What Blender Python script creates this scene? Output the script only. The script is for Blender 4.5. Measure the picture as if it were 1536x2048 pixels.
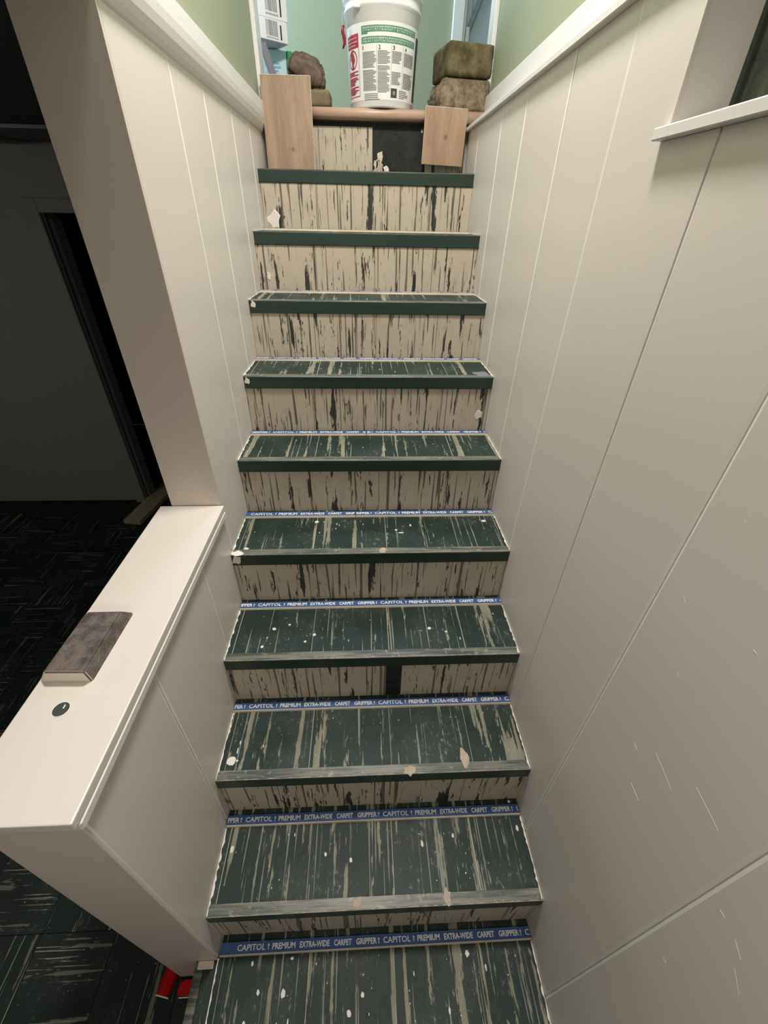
import bpy, bmesh, math, random
from mathutils import Vector, Matrix
random.seed(7)
for o in list(bpy.data.objects): bpy.data.objects.remove(o, do_unlink=True)
sc = bpy.context.scene
C = sc.collection

# ------------------------------------------------------------------ camera
F_PX, PITCH, YAW, ROLL = 840.576, -0.613181, -0.054902, -0.0215983
cam_d = bpy.data.cameras.new('camera'); cam = bpy.data.objects.new('camera', cam_d); C.objects.link(cam)
M = Matrix.Rotation(YAW, 3, 'Z') @ Matrix.Rotation(PITCH, 3, 'X') @ Matrix.Rotation(ROLL, 3, 'Y')
right, fwd, up = M.col[0], M.col[1], M.col[2]
R3 = Matrix((right, up, -fwd)).transposed()
cam.matrix_world = Matrix.Translation((-0.021343, -0.065625, 1.643441)) @ R3.to_4x4()
cam_d.sensor_fit = 'VERTICAL'; cam_d.sensor_height = 36.0
cam_d.lens = F_PX * 36.0 / 2048.0
cam_d.clip_start = 0.01
sc.camera = cam

# ------------------------------------------------------------------ world, lights, exposure
w = bpy.data.worlds.new('world'); sc.world = w; w.use_nodes = True
w.node_tree.nodes['Background'].inputs[0].default_value = (0.02, 0.022, 0.026, 1)
w.node_tree.nodes['Background'].inputs[1].default_value = 1.0
sc.view_settings.view_transform = 'Standard'; sc.view_settings.look = 'None'
sc.view_settings.gamma = 1.0; sc.view_settings.use_curve_mapping = False
sc.view_settings.exposure = 0.0

def area(name, loc, target, size, power, col, size_y=None):
    d = bpy.data.lights.new(name, 'AREA'); d.energy = power; d.color = col
    d.shape = 'RECTANGLE' if size_y else 'DISK'; d.size = size
    if size_y: d.size_y = size_y
    o = bpy.data.objects.new(name, d); C.objects.link(o); o.location = loc
    o.rotation_euler = (Vector(target) - Vector(loc)).to_track_quat('-Z', 'Y').to_euler()
    return o
area('stairwell_lamp', (0.02, 0.98, 3.12), (0.0, 0.98, 0), 0.30, 44, (1.0, 0.92, 0.855))
area('landing_daylight', (-1.35, 2.95, 3.0), (0.2, 2.9, 2.4), 0.9, 50, (0.60, 0.82, 1.0), 1.2)
area('foot_fill', (0.05, -0.30, 2.95), (0.0, -0.1, 0), 0.30, 2.5, (1.0, 0.89, 0.80))  # weak added fill for risers and other faces towards the camera
area('lower_room_fill', (-0.15, -0.95, 1.915), (-0.15, -0.55, 0.0), 0.50, 13, (1.0, 0.91, 0.83))  # added fill from behind the camera, lifts the half wall end and low risers
area('landing_cool_fill', (0.15, 3.15, 3.95), (-0.05, 1.5, 1.5), 0.8, 26, (0.66, 0.84, 1.0))  # added cool fill down the stairwell, no window stands here
area('side_room_fill', (-2.6, 0.6, 1.88), (-2.4, 1.6, -0.2), 0.5, 9, (1.0, 0.96, 0.90))  # added fill to brighten the dark side room

# ------------------------------------------------------------------ helpers
def tag(o, label=None, cat=None, group=None, kind=None):
    if label: o['label'] = label
    if cat: o['category'] = cat
    if group: o['group'] = group
    if kind: o['kind'] = kind
    return o

def empty(name, loc=(0, 0, 0), rz=0.0, **k):
    o = bpy.data.objects.new(name, None); C.objects.link(o)
    o.location = loc; o.rotation_euler = (0, 0, rz); o.empty_display_size = 0.05
    return tag(o, **k)

def link(name, me, mats, parent=None):
    o = bpy.data.objects.new(name, me); C.objects.link(o)
    if me is not None and not me.materials:
        for m in (mats if isinstance(mats, (list, tuple)) else [mats]): me.materials.append(m)
    if parent is not None: o.parent = parent
    return o

def finish(name, bm, mats, parent=None, smooth=False):
    bmesh.ops.recalc_face_normals(bm, faces=bm.faces[:])
    me = bpy.data.meshes.new(name)
    if smooth:
        for f in bm.faces: f.smooth = True
    bm.to_mesh(me); bm.free()
    return link(name, me, mats, parent)

def box_bm(x0, x1, y0, y1, z0, z1, bev=0.0, seg=1, bm=None, mi=0):
    nb = bmesh.new()
    vs = [nb.verts.new(p) for p in ((x0,y0,z0),(x1,y0,z0),(x1,y1,z0),(x0,y1,z0),(x0,y0,z1),(x1,y0,z1),(x1,y1,z1),(x0,y1,z1))]
    for f in ((0,3,2,1),(4,5,6,7),(0,1,5,4),(1,2,6,5),(2,3,7,6),(3,0,4,7)):
        nb.faces.new([vs[i] for i in f]).material_index = mi
    if bev > 0:
        bmesh.ops.bevel(nb, geom=nb.edges[:], offset=bev, segments=seg, affect='EDGES', profile=0.5)
        for f in nb.faces: f.material_index = mi
    if bm is None: return nb
    me = bpy.data.meshes.new('t'); nb.to_mesh(me); nb.free(); bm.from_mesh(me); bpy.data.meshes.remove(me)
    return bm

def box(name, x0, x1, y0, y1, z0, z1, mat, parent=None, bev=0.0, seg=1):
    return finish(name, box_bm(x0, x1, y0, y1, z0, z1, bev, seg), mat, parent)

def prism_bm(pts, axis, a0, a1, bm=None, mi=0):
    """extrude a 2D polygon along an axis: axis 'z': pts=(x,y); 'x': pts=(y,z); 'y': pts=(x,z)"""
    bm = bm or bmesh.new()
    def P(p, a):
        if axis == 'z': return (p[0], p[1], a)
        if axis == 'x': return (a, p[0], p[1])
        return (p[0], a, p[1])
    A = [bm.verts.new(P(p, a0)) for p in pts]; B = [bm.verts.new(P(p, a1)) for p in pts]
    n = len(pts); fs = [bm.faces.new(A), bm.faces.new(B[::-1])]
    for i in range(n): fs.append(bm.faces.new((A[i], B[i], B[(i+1) % n], A[(i+1) % n])))
    for f in fs: f.material_index = mi
    return bm

def tube_bm(pts, rad, n=10, bm=None):
    bm = bm or bmesh.new(); rings = []
    for i, p in enumerate(pts):
        p = Vector(p); a = Vector(pts[max(0, i-1)]); b = Vector(pts[min(len(pts)-1, i+1)])
        t = (b-a).normalized(); u = t.orthogonal().normalized() if i == 0 else (u - t*u.dot(t)).normalized()
        v = t.cross(u); r = rad[i] if isinstance(rad, (list, tuple)) else rad
        rings.append([bm.verts.new(p + (u*math.cos(k*2*math.pi/n) + v*math.sin(k*2*math.pi/n))*r) for k in range(n)])
    for i in range(len(rings)-1):
        for k in range(n): bm.faces.new((rings[i][k], rings[i][(k+1) % n], rings[i+1][(k+1) % n], rings[i+1][k]))
    bm.faces.new(rings[0][::-1]); bm.faces.new(rings[-1])
    return bm

def lathe_bm(prof, n=64, cx=0, cy=0):
    bm = bmesh.new(); rings = []
    for r, z in prof:
        if r < 1e-6: rings.append([bm.verts.new((cx, cy, z))])
        else: rings.append([bm.verts.new((cx + r*math.cos(k*2*math.pi/n), cy + r*math.sin(k*2*math.pi/n), z)) for k in range(n)])
    for a, b in zip(rings, rings[1:]):
        for k in range(n):
            k2 = (k+1) % n
            if len(a) == 1: bm.faces.new((a[0], b[k], b[k2]))
            elif len(b) == 1: bm.faces.new((a[k], a[k2], b[0]))
            else: bm.faces.new((a[k], a[k2], b[k2], b[k]))
    return bm

# ------------------------------------------------------------------ materials
class NT:
    def __init__(s, name, rough=0.5, spec=0.5):
        s.m = bpy.data.materials.new(name); s.m.use_nodes = True; s.t = s.m.node_tree
        s.b = s.t.nodes['Principled BSDF']; s.b.inputs['Roughness'].default_value = rough
        s.b.inputs['Specular IOR Level'].default_value = spec
    def n(s, typ, **k):
        nd = s.t.nodes.new(typ)
        for a, v in k.items(): setattr(nd, a, v)
        return nd
    def l(s, a, b): s.t.links.new(a, b)
    def val(s, sock, v):
        if hasattr(v, 'links') or isinstance(v, bpy.types.NodeSocket): s.l(v, sock)
        else: sock.default_value = v
    def coords(s, scale=(1,1,1), rnd=True, obj=True, rotz=0):
        tc = s.n('ShaderNodeTexCoord'); src = tc.outputs['Object']
        if rnd:
            oi = s.n('ShaderNodeObjectInfo'); mm = s.n('ShaderNodeMath', operation='MULTIPLY'); s.l(oi.outputs['Random'], mm.inputs[0]); mm.inputs[1].default_value = 57.0
            va = s.n('ShaderNodeVectorMath', operation='ADD'); s.l(src, va.inputs[0])
            cx = s.n('ShaderNodeCombineXYZ')
            for i in range(3): s.l(mm.outputs[0], cx.inputs[i])
            s.l(cx.outputs[0], va.inputs[1]); src = va.outputs[0]
        mp = s.n('ShaderNodeMapping'); s.l(src, mp.inputs[0]); mp.inputs['Scale'].default_value = scale; mp.inputs['Rotation'].default_value = (0,0,rotz)
        return mp.outputs[0]
    def noise(s, vec, scale=1.0, detail=3.0, rough=0.55, dist=0.0):
        nd = s.n('ShaderNodeTexNoise'); s.l(vec, nd.inputs['Vector']); nd.inputs['Scale'].default_value = scale
        nd.inputs['Detail'].default_value = detail; nd.inputs['Roughness'].default_value = rough; nd.inputs['Distortion'].default_value = dist
        return nd.outputs['Fac']
    def step(s, v, a, b):
        nd = s.n('ShaderNodeMapRange'); nd.interpolation_type = 'SMOOTHSTEP'; s.l(v, nd.inputs['Value'])
        nd.inputs['From Min'].default_value = a; nd.inputs['From Max'].default_value = b
        return nd.outputs[0]
    def math(s, op, a, b):
        nd = s.n('ShaderNodeMath', operation=op); nd.use_clamp = True; s.val(nd.inputs[0], a); s.val(nd.inputs[1], b); return nd.outputs[0]
    def mix(s, f, a, b):
        nd = s.n('ShaderNodeMix', data_type='RGBA'); s.val(nd.inputs['Factor'], f)
        for i, v in ((6, a), (7, b)):
            if isinstance(v, tuple): nd.inputs[i].default_value = (*v, 1) if len(v) == 3 else v
            else: s.l(v, nd.inputs[i])
        return nd.outputs[2]
    def col(s, c):
        if isinstance(c, tuple): s.b.inputs['Base Color'].default_value = (*c, 1)
        else: s.l(c, s.b.inputs['Base Color'])
    def bump(s, h, strength=0.3, dist=0.001):
        bn = s.n('ShaderNodeBump'); bn.inputs['Strength'].default_value = strength; bn.inputs['Distance'].default_value = dist
        s.l(h, bn.inputs['Height']); s.l(bn.outputs[0], s.b.inputs['Normal'])

def plain(name, c, rough=0.5, spec=0.5, var=0.06, scale=12.0, bump=0.0, bscale=80):
    t = NT(name, rough, spec); v = t.coords()
    n = t.noise(v, scale, 3)
    t.col(t.mix(n, tuple(x*(1-var) for x in c), tuple(min(1, x*(1+var)) for x in c)))
    if bump: t.bump(t.noise(v, bscale, 4), bump)
    return t.m

def paint_mat(name, c, rough=0.38, orange=0.12, scratch=True):
    t = NT(name, rough, 0.45); v = t.coords(rnd=False)
    n = t.noise(v, 2.2, 2)
    base = t.mix(n, tuple(x*0.97 for x in c), tuple(x*1.03 for x in c))
    if scratch:
        sv = t.coords((34, 34, 7), rnd=False); m = t.step(t.noise(sv, 1.0, 2), 0.765, 0.78)
        m = t.math('MULTIPLY', m, t.step(t.noise(t.coords(rnd=False), 45, 2), 0.5, 0.56))
        base = t.mix(t.math('MULTIPLY', m, 0.5), base, (0.82, 0.80, 0.75))
    t.col(base); t.bump(t.noise(v, 160, 3), orange, 0.0006)
    return t.m

def tread_mat(name, dens=0.0, dust=0.16, k=1.0):
    """dark green marbled tile, cream streaks along local y, specks of dried paint"""
    t = NT(name, 0.5, 0.22)
    g = t.noise(t.coords((18, 10, 18)), 1.0, 4)
    base = t.mix(g, (0.008*k, 0.019*k, 0.016*k), (0.022*k, 0.040*k, 0.034*k))
    wob = t.coords((1, 1, 1))
    s1 = t.noise(t.coords((42, 2.2, 42)), 1.0, 3, 0.55, 0.12)
    br = t.noise(t.coords((150, 34, 150)), 1.0, 3, 0.6)
    m1 = t.step(t.math('ADD', s1, t.math('MULTIPLY', t.math('SUBTRACT', br, 0.5), 0.35)), 0.616-dens, 0.642-dens)
    s2 = t.noise(t.coords((120, 2.0, 120)), 1.3, 2, 0.5, 0.05)
    m2 = t.step(t.math('ADD', s2, t.math('MULTIPLY', t.math('SUBTRACT', br, 0.5), 0.25)), 0.638-dens, 0.69-dens)
    cream = t.mix(t.noise(t.coords((60, 12, 60)), 1.0, 3), (0.13, 0.15, 0.11), (0.44, 0.41, 0.30))
    c = t.mix(t.math('MULTIPLY', m1, 0.74*k), base, cream)
    c = t.mix(t.math('MULTIPLY', m2, 0.65), c, (0.32, 0.34, 0.28))
    # fine scuffs
    sf = t.step(t.noise(t.coords((90, 60, 60)), 1.0, 5, 0.7), 0.56, 0.74)
    sf2 = t.step(t.noise(t.coords((7, 7, 7)), 1.0, 2), 0.42, 0.66)
    c = t.mix(t.math('MULTIPLY', t.math('MULTIPLY', sf, sf2), dust*4.0), c, (0.36, 0.39, 0.35))
    c = t.mix(t.math('MULTIPLY', sf2, dust*0.35), c, (0.22, 0.24, 0.22))
    # specks
    vo = t.n('ShaderNodeTexVoronoi'); t.l(t.coords((1, 1, 1)), vo.inputs['Vector']); vo.inputs['Scale'].default_value = 95
    sp = t.n('ShaderNodeSeparateColor'); t.l(vo.outputs['Color'], sp.inputs[0])
    rad = t.math('MULTIPLY', t.step(sp.outputs[0], 0.90, 1.06), 0.24)
    spk = t.math('LESS_THAN', vo.outputs['Distance'], rad)
    c = t.mix(t.math('MULTIPLY', spk, 0.75), c, (0.62, 0.63, 0.56))
    t.col(c); t.bump(br, 0.15, 0.0005)
    return t.m

def riser_mat():
    """tan marbled tile, black streaks along local z"""
    t = NT('tan_streaked_tile', 0.45, 0.35)
    g = t.noise(t.coords((14, 14, 9)), 1.0, 4)
    base = t.mix(g, (0.44, 0.385, 0.30), (0.55, 0.49, 0.39))
    base = t.mix(t.math('MULTIPLY', t.step(t.noise(t.coords((30, 30, 16)), 1.0, 4, 0.7), 0.56, 0.75), 0.5), base, (0.27, 0.22, 0.15))
    br = t.noise(t.coords((190, 190, 42)), 1.0, 3, 0.6)
    ad = t.math('MULTIPLY', t.math('SUBTRACT', br, 0.5), 0.45)
    s1 = t.noise(t.coords((40, 40, 4.2)), 1.0, 3, 0.55, 0.12)
    m1 = t.step(t.math('ADD', s1, ad), 0.626, 0.646)
    s2 = t.noise(t.coords((130, 130, 6.0)), 1.0, 2, 0.5, 0.08)
    m2 = t.step(t.math('ADD', s2, t.math('MULTIPLY', ad, 0.6)), 0.625, 0.665)
    s3 = t.noise(t.coords((85, 85, 1.6)), 1.0, 1, 0.5, 0.02)
    m3 = t.step(s3, 0.635, 0.66)
    c = t.mix(t.math('MULTIPLY', m2, 0.82), base, (0.045, 0.038, 0.03))
    c = t.mix(t.math('MULTIPLY', m3, 0.75), c, (0.04, 0.035, 0.028))
    c = t.mix(t.math('MULTIPLY', m1, 0.93), c, (0.014, 0.015, 0.013))
    t.col(c); t.bump(br, 0.1, 0.0005)
    return t.m

def wood_mat(name, a, b, sc=(26, 26, 2.2), knot=None, rough=0.5):
    t = NT(name, rough, 0.35)
    n = t.noise(t.coords(sc), 1.0, 5, 0.6, 0.4); f = t.noise(t.coords(tuple(x*7 for x in sc)), 1.0, 3, 0.6)
    c = t.mix(t.step(n, 0.3, 0.7), a, b)
    c = t.mix(t.math('MULTIPLY', t.step(f, 0.52, 0.7), 0.35), c, tuple(x*0.7 for x in a))
    if knot:
        tc = t.n('ShaderNodeTexCoord'); vm = t.n('ShaderNodeVectorMath', operation='DISTANCE'); t.l(tc.outputs['Object'], vm.inputs[0]); vm.inputs[1].default_value = knot
        k = t.step(vm.outputs['Value'], 0.013, 0.003)
        c = t.mix(t.math('MULTIPLY', k, 0.8), c, (0.10, 0.06, 0.04))
    t.col(c); t.bump(f, 0.1, 0.0005)
    return t.m

def stone_mat(name, a, b, cc, scale=14, bump=0.8, rough=0.85):
    t = NT(name, rough, 0.25); v = t.coords()
    n = t.noise(v, scale, 6, 0.65); f = t.noise(v, scale*9, 5, 0.7)
    c = t.mix(t.step(n, 0.35, 0.65), a, b); c = t.mix(t.math('MULTIPLY', t.step(f, 0.55, 0.72), 0.7), c, cc)
    t.col(c); t.bump(t.math('ADD', t.math('MULTIPLY', n, 0.6), t.math('MULTIPLY', f, 0.4)), bump, 0.004)
    return t.m

WALL = paint_mat('warm_white_wall_paint', (0.70, 0.662, 0.612), 0.36)
POSTP = paint_mat('post_and_shaded_reveal_paint', (0.68, 0.61, 0.54), 0.40, scratch=False)
CAPP = paint_mat('white_cap_paint', (0.73, 0.685, 0.625), 0.33, 0.05, scratch=False)
CAULK = plain('white_caulk', (0.86, 0.84, 0.79), 0.30, 0.5, 0.02)
DRIP = plain('paint_drip_white', (0.76, 0.73, 0.68), 0.45)
TRIM = paint_mat('white_trim_paint', (0.76, 0.75, 0.73), 0.32, 0.05, scratch=False)
GREEN = paint_mat('sage_green_wall_paint', (0.315, 0.345, 0.235), 0.55, 0.1, scratch=False)
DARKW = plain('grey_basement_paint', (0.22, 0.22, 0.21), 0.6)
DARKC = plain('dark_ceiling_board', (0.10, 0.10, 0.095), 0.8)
TREAD = tread_mat('green_streaked_tile')
FTILE = tread_mat('dark_green_floor_tile', dens=-0.02, dust=0.09, k=0.55)
RISER = riser_mat()
SUB = stone_mat('dark_adhesive_and_shadow', (0.012, 0.013, 0.012), (0.024, 0.024, 0.022), (0.07, 0.065, 0.055), 20, 0.3, 0.6)
SMEAR = plain('dried_white_paint', (0.74, 0.70, 0.64), 0.45, 0.4, 0.12, 60)
CREAMP = plain('cream_caulk_line', (0.60, 0.55, 0.44), 0.5, 0.3, 0.15, 70)
SCRAPE = plain('scraped_grey_edge', (0.36, 0.33, 0.26), 0.5, 0.3, 0.35, 90)
CHIP = stone_mat('bare_tile_core', (0.42, 0.34, 0.27), (0.50, 0.42, 0.34), (0.20, 0.13, 0.10), 60, 0.4)
def nose_mats():
    t = NT('green_nosing_face', 0.36, 0.5)
    v = t.coords((4, 30, 60)); n = t.noise(v, 1.0, 4, 0.6)
    c = t.mix(n, (0.008, 0.022, 0.016), (0.026, 0.052, 0.039))
    sc_ = t.step(t.noise(t.coords((28, 40, 90)), 1.0, 4, 0.7), 0.66, 0.76)
    c = t.mix(t.math('MULTIPLY', sc_, 0.4), c, (0.26, 0.27, 0.23)); t.col(c)
    u = NT('scuffed_nosing_top', 0.42, 0.5)
    g = u.noise(u.coords((6, 90, 60)), 1.0, 5, 0.65); h = u.noise(u.coords((40, 40, 40)), 1.0, 5, 0.7)
    c = u.mix(u.step(g, 0.36, 0.62), (0.03, 0.045, 0.036), (0.17, 0.165, 0.13))
    c = u.mix(u.math('MULTIPLY', u.step(h, 0.56, 0.70), 0.65), c, (0.36, 0.32, 0.26)); u.col(c)
    return t.m, u.m
NFACE, NTOP = nose_mats()
BLUE = plain('blue_printed_ink', (0.045, 0.10, 0.26), 0.45, 0.4, 0.2, 40)
PLY = wood_mat('raw_plywood', (0.55, 0.47, 0.35), (0.70, 0.63, 0.50), (4, 60, 60))
INK = plain('white_print', (0.78, 0.80, 0.80), 0.5, 0.3, 0.03)
STEEL = plain('dull_steel', (0.35, 0.34, 0.32), 0.35, 0.6)
OAK = wood_mat('pale_oak_plank', (0.27, 0.185, 0.13), (0.40, 0.285, 0.205), (22, 22, 2.6), (0.012, 0, -0.075))
OAKB = wood_mat('pale_pink_plank', (0.31, 0.20, 0.135), (0.41, 0.28, 0.195), (20, 20, 3.5), (0.005, 0, 0.0))
OAKE = plain('pale_plank_edge', (0.66, 0.58, 0.47), 0.6)
OAKN = wood_mat('pink_oak_nosing', (0.38, 0.25, 0.19), (0.50, 0.35, 0.27), (1.6, 30, 30), None, 0.35)
DARKFLOOR = plain('dark_wood_floor', (0.05, 0.03, 0.025), 0.35)
BRICKA = stone_mat('olive_brown_brick', (0.075, 0.062, 0.028), (0.175, 0.145, 0.08), (0.045, 0.035, 0.018), 20, 0.9)
BRICKB = stone_mat('rough_tan_brick', (0.13, 0.10, 0.06), (0.31, 0.255, 0.175), (0.07, 0.05, 0.03), 30, 1.0)
BRICKC = stone_mat('flat_tan_brick', (0.17, 0.14, 0.085), (0.23, 0.195, 0.125), (0.10, 0.075, 0.045), 16, 0.4)
ROCK = stone_mat('brown_rock', (0.045, 0.032, 0.024), (0.16, 0.11, 0.08), (0.018, 0.013, 0.01), 9, 0.5, 0.5)
BLOCKT = stone_mat('grey_brown_block_top', (0.075, 0.06, 0.053), (0.17, 0.145, 0.13), (0.30, 0.27, 0.24), 34, 0.3, 0.45)
BLOCKF = plain('cream_block_end', (0.78, 0.71, 0.60), 0.6)
WPLAST = plain('white_bucket_plastic', (0.84, 0.83, 0.83), 0.28, 0.5, 0.02)
REDP = plain('red_plastic', (0.42, 0.008, 0.006), 0.25, 0.5)
REDI = plain('red_label_ink', (0.42, 0.025, 0.05), 0.5)
REDL = plain('dark_red_plastic', (0.25, 0.006, 0.02), 0.3)
GRNI = plain('green_label_ink', (0.10, 0.26, 0.175), 0.5)
GRYI = plain('grey_label_ink', (0.24, 0.24, 0.25), 0.6)
DRKI = plain('dark_label_ink', (0.05, 0.055, 0.06), 0.6)
LBL = plain('label_paper', (0.80, 0.80, 0.79), 0.4, 0.4, 0.01)
CARD = plain('white_carton', (0.78, 0.77, 0.78), 0.55)
PKGW = plain('pale_blue_packet', (0.50, 0.72, 0.78), 0.4)
PKGG = plain('green_packet_side', (0.004, 0.24, 0.10), 0.35)
GREYP = plain('grey_plastic', (0.16, 0.16, 0.20), 0.5)
DOORP = plain('pale_blue_door_paint', (0.42, 0.50, 0.56), 0.45)
DOORG = plain('grey_door_diagonal', (0.20, 0.24, 0.28), 0.5)
GLASS = NT('dark_green_glass', 0.12, 0.6)
_g = GLASS.noise(GLASS.coords((6, 9, 14), rnd=False), 1.0, 4, 0.6, 0.6)
GLASS.col(GLASS.mix(GLASS.step(_g, 0.35, 0.65), (0.018, 0.028, 0.018), (0.055, 0.07, 0.048))); GLASS = GLASS.m
SASH = plain('dark_green_sash', (0.035, 0.05, 0.033), 0.5)
DOTM = plain('slate_disc', (0.05, 0.062, 0.06), 0.5)
BOARD = wood_mat('dusty_board', (0.27, 0.21, 0.12), (0.42, 0.34, 0.22), (18, 2, 18))
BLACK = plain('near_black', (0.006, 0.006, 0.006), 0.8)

# ------------------------------------------------------------------ dimensions (metres)
RISE, RUN, OV = 0.198502, 0.230570, 0.004849
HW = 0.43
FL = -0.20            # lower floor level
LAND = 2.003          # landing level
YB = 10*RUN           # front of the landing
KY = 0.187            # near end of the half wall
PY = 0.942            # near face of the post
S = dict(kind='structure')

# ------------------------------------------------------------------ wall_right
def panel(x_face, x_back, y0, y1, z0, z1, parent, mat, b=0.005, d=0.0015):
    s = 1 if x_back > x_face else -1
    pts = [(x_back, y0), (x_face + s*d, y0), (x_face, y0 + b), (x_face, y1 - b), (x_face + s*d, y1), (x_back, y1)]
    bm = prism_bm(pts, 'z', z0, z1)
    for f in bm.faces:      # the chamfers are filled with glossy white caulk
        c = f.calc_center_median()
        if abs(f.normal.z) < 0.5 and len(f.verts) == 4 and abs(c.x - (x_face + s*d/2)) < 1e-4: f.material_index = 1
    return finish('panel', bm, [mat, CAULK], parent)

def wall_slab(name, x0, x1, y0, y1, z0, z1, mat): return tag(box(name, x0, x1, y0, y1, z0, z1, mat), kind='structure')
wr = wall_slab('wall_right', 0.4325, 0.525, -1.6, YB - 0.004, FL, 1.757, CAULK)
seams = [-1.6, -1.10, -0.70, -0.24, 0.083, 0.378, 0.624, 0.926, 1.183, 1.490, 1.744, 2.080, YB - 0.004]
for a, b in zip(seams, seams[1:]):
    top = 1.742 if b < 0.75 else 1.937
    if a < 0.745 < b:   # the board beside the window goes up to the ledge on its far side only
        bm = bmesh.new(); g = 0.0015
        pts = [(a+g, FL), (b-g, FL), (b-g, 1.937), (0.745, 1.937), (0.745, 1.742), (a+g, 1.742)]
        prism_bm(pts, 'x', HW, 0.4325, bm); finish('panel', bm, WALL, wr)
    else: panel(HW, 0.4325, a+0.0012, b-0.0012, FL, top, wr, WALL, 0.0045)
box('upper_backing', 0.437, 0.525, 0.745, YB - 0.004, 1.757, 1.937, WALL, wr)
box('upper_paint', 0.507, 0.60, 0.745, YB, 1.952, 3.25, GREEN, wr)
box('upper_paint', 0.43, 0.60, -1.6, -0.02, 1.757, 3.25, GREEN, wr)
box('upper_paint', 0.43, 0.60, -0.02, 0.745, 2.30, 3.25, GREEN, wr)
tag(box('trim_1', 0.415, 0.5065, 0.76, YB - 0.002, 1.9375, 1.9515, TRIM, None, 0.002), **S)     # ledge on top of the panelling
tag(box('trim_2', 0.492, 0.5065, 0.76, YB + 0.016, 1.952, 2.055, TRIM, None, 0.003), **S)          # board above the ledge
for a, b, c, d in ((0.237, 0.964, 0.189, 0.952), (0.238, 0.856, 0.212, 0.852), (0.17, 1.009, 0.122, 1.002), (0.036, 0.92, 0.02, 0.911), (0.016, 0.889, -0.004, 0.872), (0.281, 1.109, 0.277, 1.105), (0.337, 1.21, 0.329, 1.204), (0.273, 0.922, 0.262, 0.919), (0.225, 1.237, 0.218, 1.236), (0.063, 0.921, 0.055, 0.922), (0.05, 0.718, 0.044, 0.719), (0.319, 1.356, 0.315, 1.351)):
    p, q = Vector((a, b)), Vector((c, d)); t_ = (q-p).normalized(); n_ = Vector((-t_.y, t_.x))*0.0004; m_ = (p+q)/2
    finish('paint_drip', prism_bm([tuple(p), tuple(m_+n_), tuple(q), tuple(m_-n_)], 'x', HW - 0.0003, HW + 0.001), DRIP, wr)
# high window with deep white reveal, sill board and dark glass
win = tag(finish('window_1', box_bm(0.512, 0.522, 0.0, 0.735, 1.77, 2.29, 0), GLASS), **S)
fb = bmesh.new()
for a in ((0.508, 0.528, -0.02, 0.0, 1.757, 2.3), (0.508, 0.528, 0.735, 0.745, 1.757, 2.3), (0.508, 0.528, 0.0, 0.735, 1.757, 1.768), (0.508, 0.528, 0.0, 0.735, 2.29, 2.3)):
    box_bm(*a, bm=fb)
finish('sash', fb, SASH, win)
box('sash_bar', 0.506, 0.511, 0.44, 0.452, 1.768, 2.29, SASH, win)
box('reveal', 0.4305, 0.53, 0.7452, 0.757, 1.757, 2.30, POSTP, win)  # darker tan post paint puts the shade into the reveal's colour
tag(box('trim_3', 0.414, 0.506, -0.06, 0.757, 1.7425, 1.7575, TRIM, None, 0.0015), **S)
box('window_back', 0.53, 0.60, -0.02, 0.745, 1.757, 2.3, BLACK, win)

# ------------------------------------------------------------------ wall_left (full height) and the half wall
wl = wall_slab('wall_left', -0.566, -0.4325, PY, YB - 0.002, FL, 1.93, CAULK)
box('end_board', -0.566, -0.430, PY - 0.004, PY + 0.004, 0.966, 3.2, POSTP, wl)
ls = [PY + 0.0045, 1.230, 1.470, 1.755, 2.015, YB - 0.004]
for i, (a, b) in enumerate(zip(ls, ls[1:])): panel(-HW, -0.4325, a + (0.0012 if i else 0), b-0.0012, FL, 1.925, wl, WALL, 0.0045 if i else 0.001)
box('upper_paint', -0.566, -0.430, PY + 0.0045, YB, 1.93, 3.25, GREEN, wl)
tag(box('wall_header', -0.566, -0.430, -1.6, PY - 0.0045, 1.93, 3.25, GREEN), **S)
def band(name, y0, y1):      # flat board whose lower half curves back to the wall
    pr = [(-0.4298, 2.010), (-0.4125, 2.010), (-0.410, 2.0075), (-0.4095, 1.972), (-0.411, 1.955), (-0.4145, 1.939), (-0.4195, 1.926), (-0.425, 1.9175), (-0.4298, 1.914)]
    return tag(finish(name, prism_bm(pr, 'y', y0, y1), TRIM), **S)
band('trim_4', PY - 0.002, 1.5285); band('trim_5', 1.5300, 2.262)
hw = wall_slab('wall_half', -0.578, -0.4325, KY, PY - 0.0045, FL, 0.944, CAULK)
for a, b in ((KY, 0.433), (0.433, 0.731), (0.731, PY - 0.0045)): panel(-HW, -0.4325, a + (0.0012 if a > KY else 0), b - 0.0012, FL, 0.944, hw, WALL, 0.0045)
finish('end_board', box_bm(-0.5785, -0.4302, KY - 0.004, KY - 0.0001, FL, 0.944, 0.001), POSTP, hw)
box('cap_moulding', -0.588, -0.4205, KY - 0.009, PY - 0.0046, 0.9265, 0.9463, TRIM, hw, 0.003)
tag(box('trim_6', -0.597, -0.4215, KY - 0.015, PY - 0.0046, 0.9477, 0.965, CAPP, None, 0.0022, 2), **S)  # cap of the half wall

# ------------------------------------------------------------------ staircase
stair = empty('staircase', (0, 0, FL), label='steep narrow staircase with dark green streaked treads and tan streaked risers between white panelled walls', cat='stairs')
def at_stair(o): o.location = (o.location[0], o.location[1], o.location[2] - FL); return o

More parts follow.
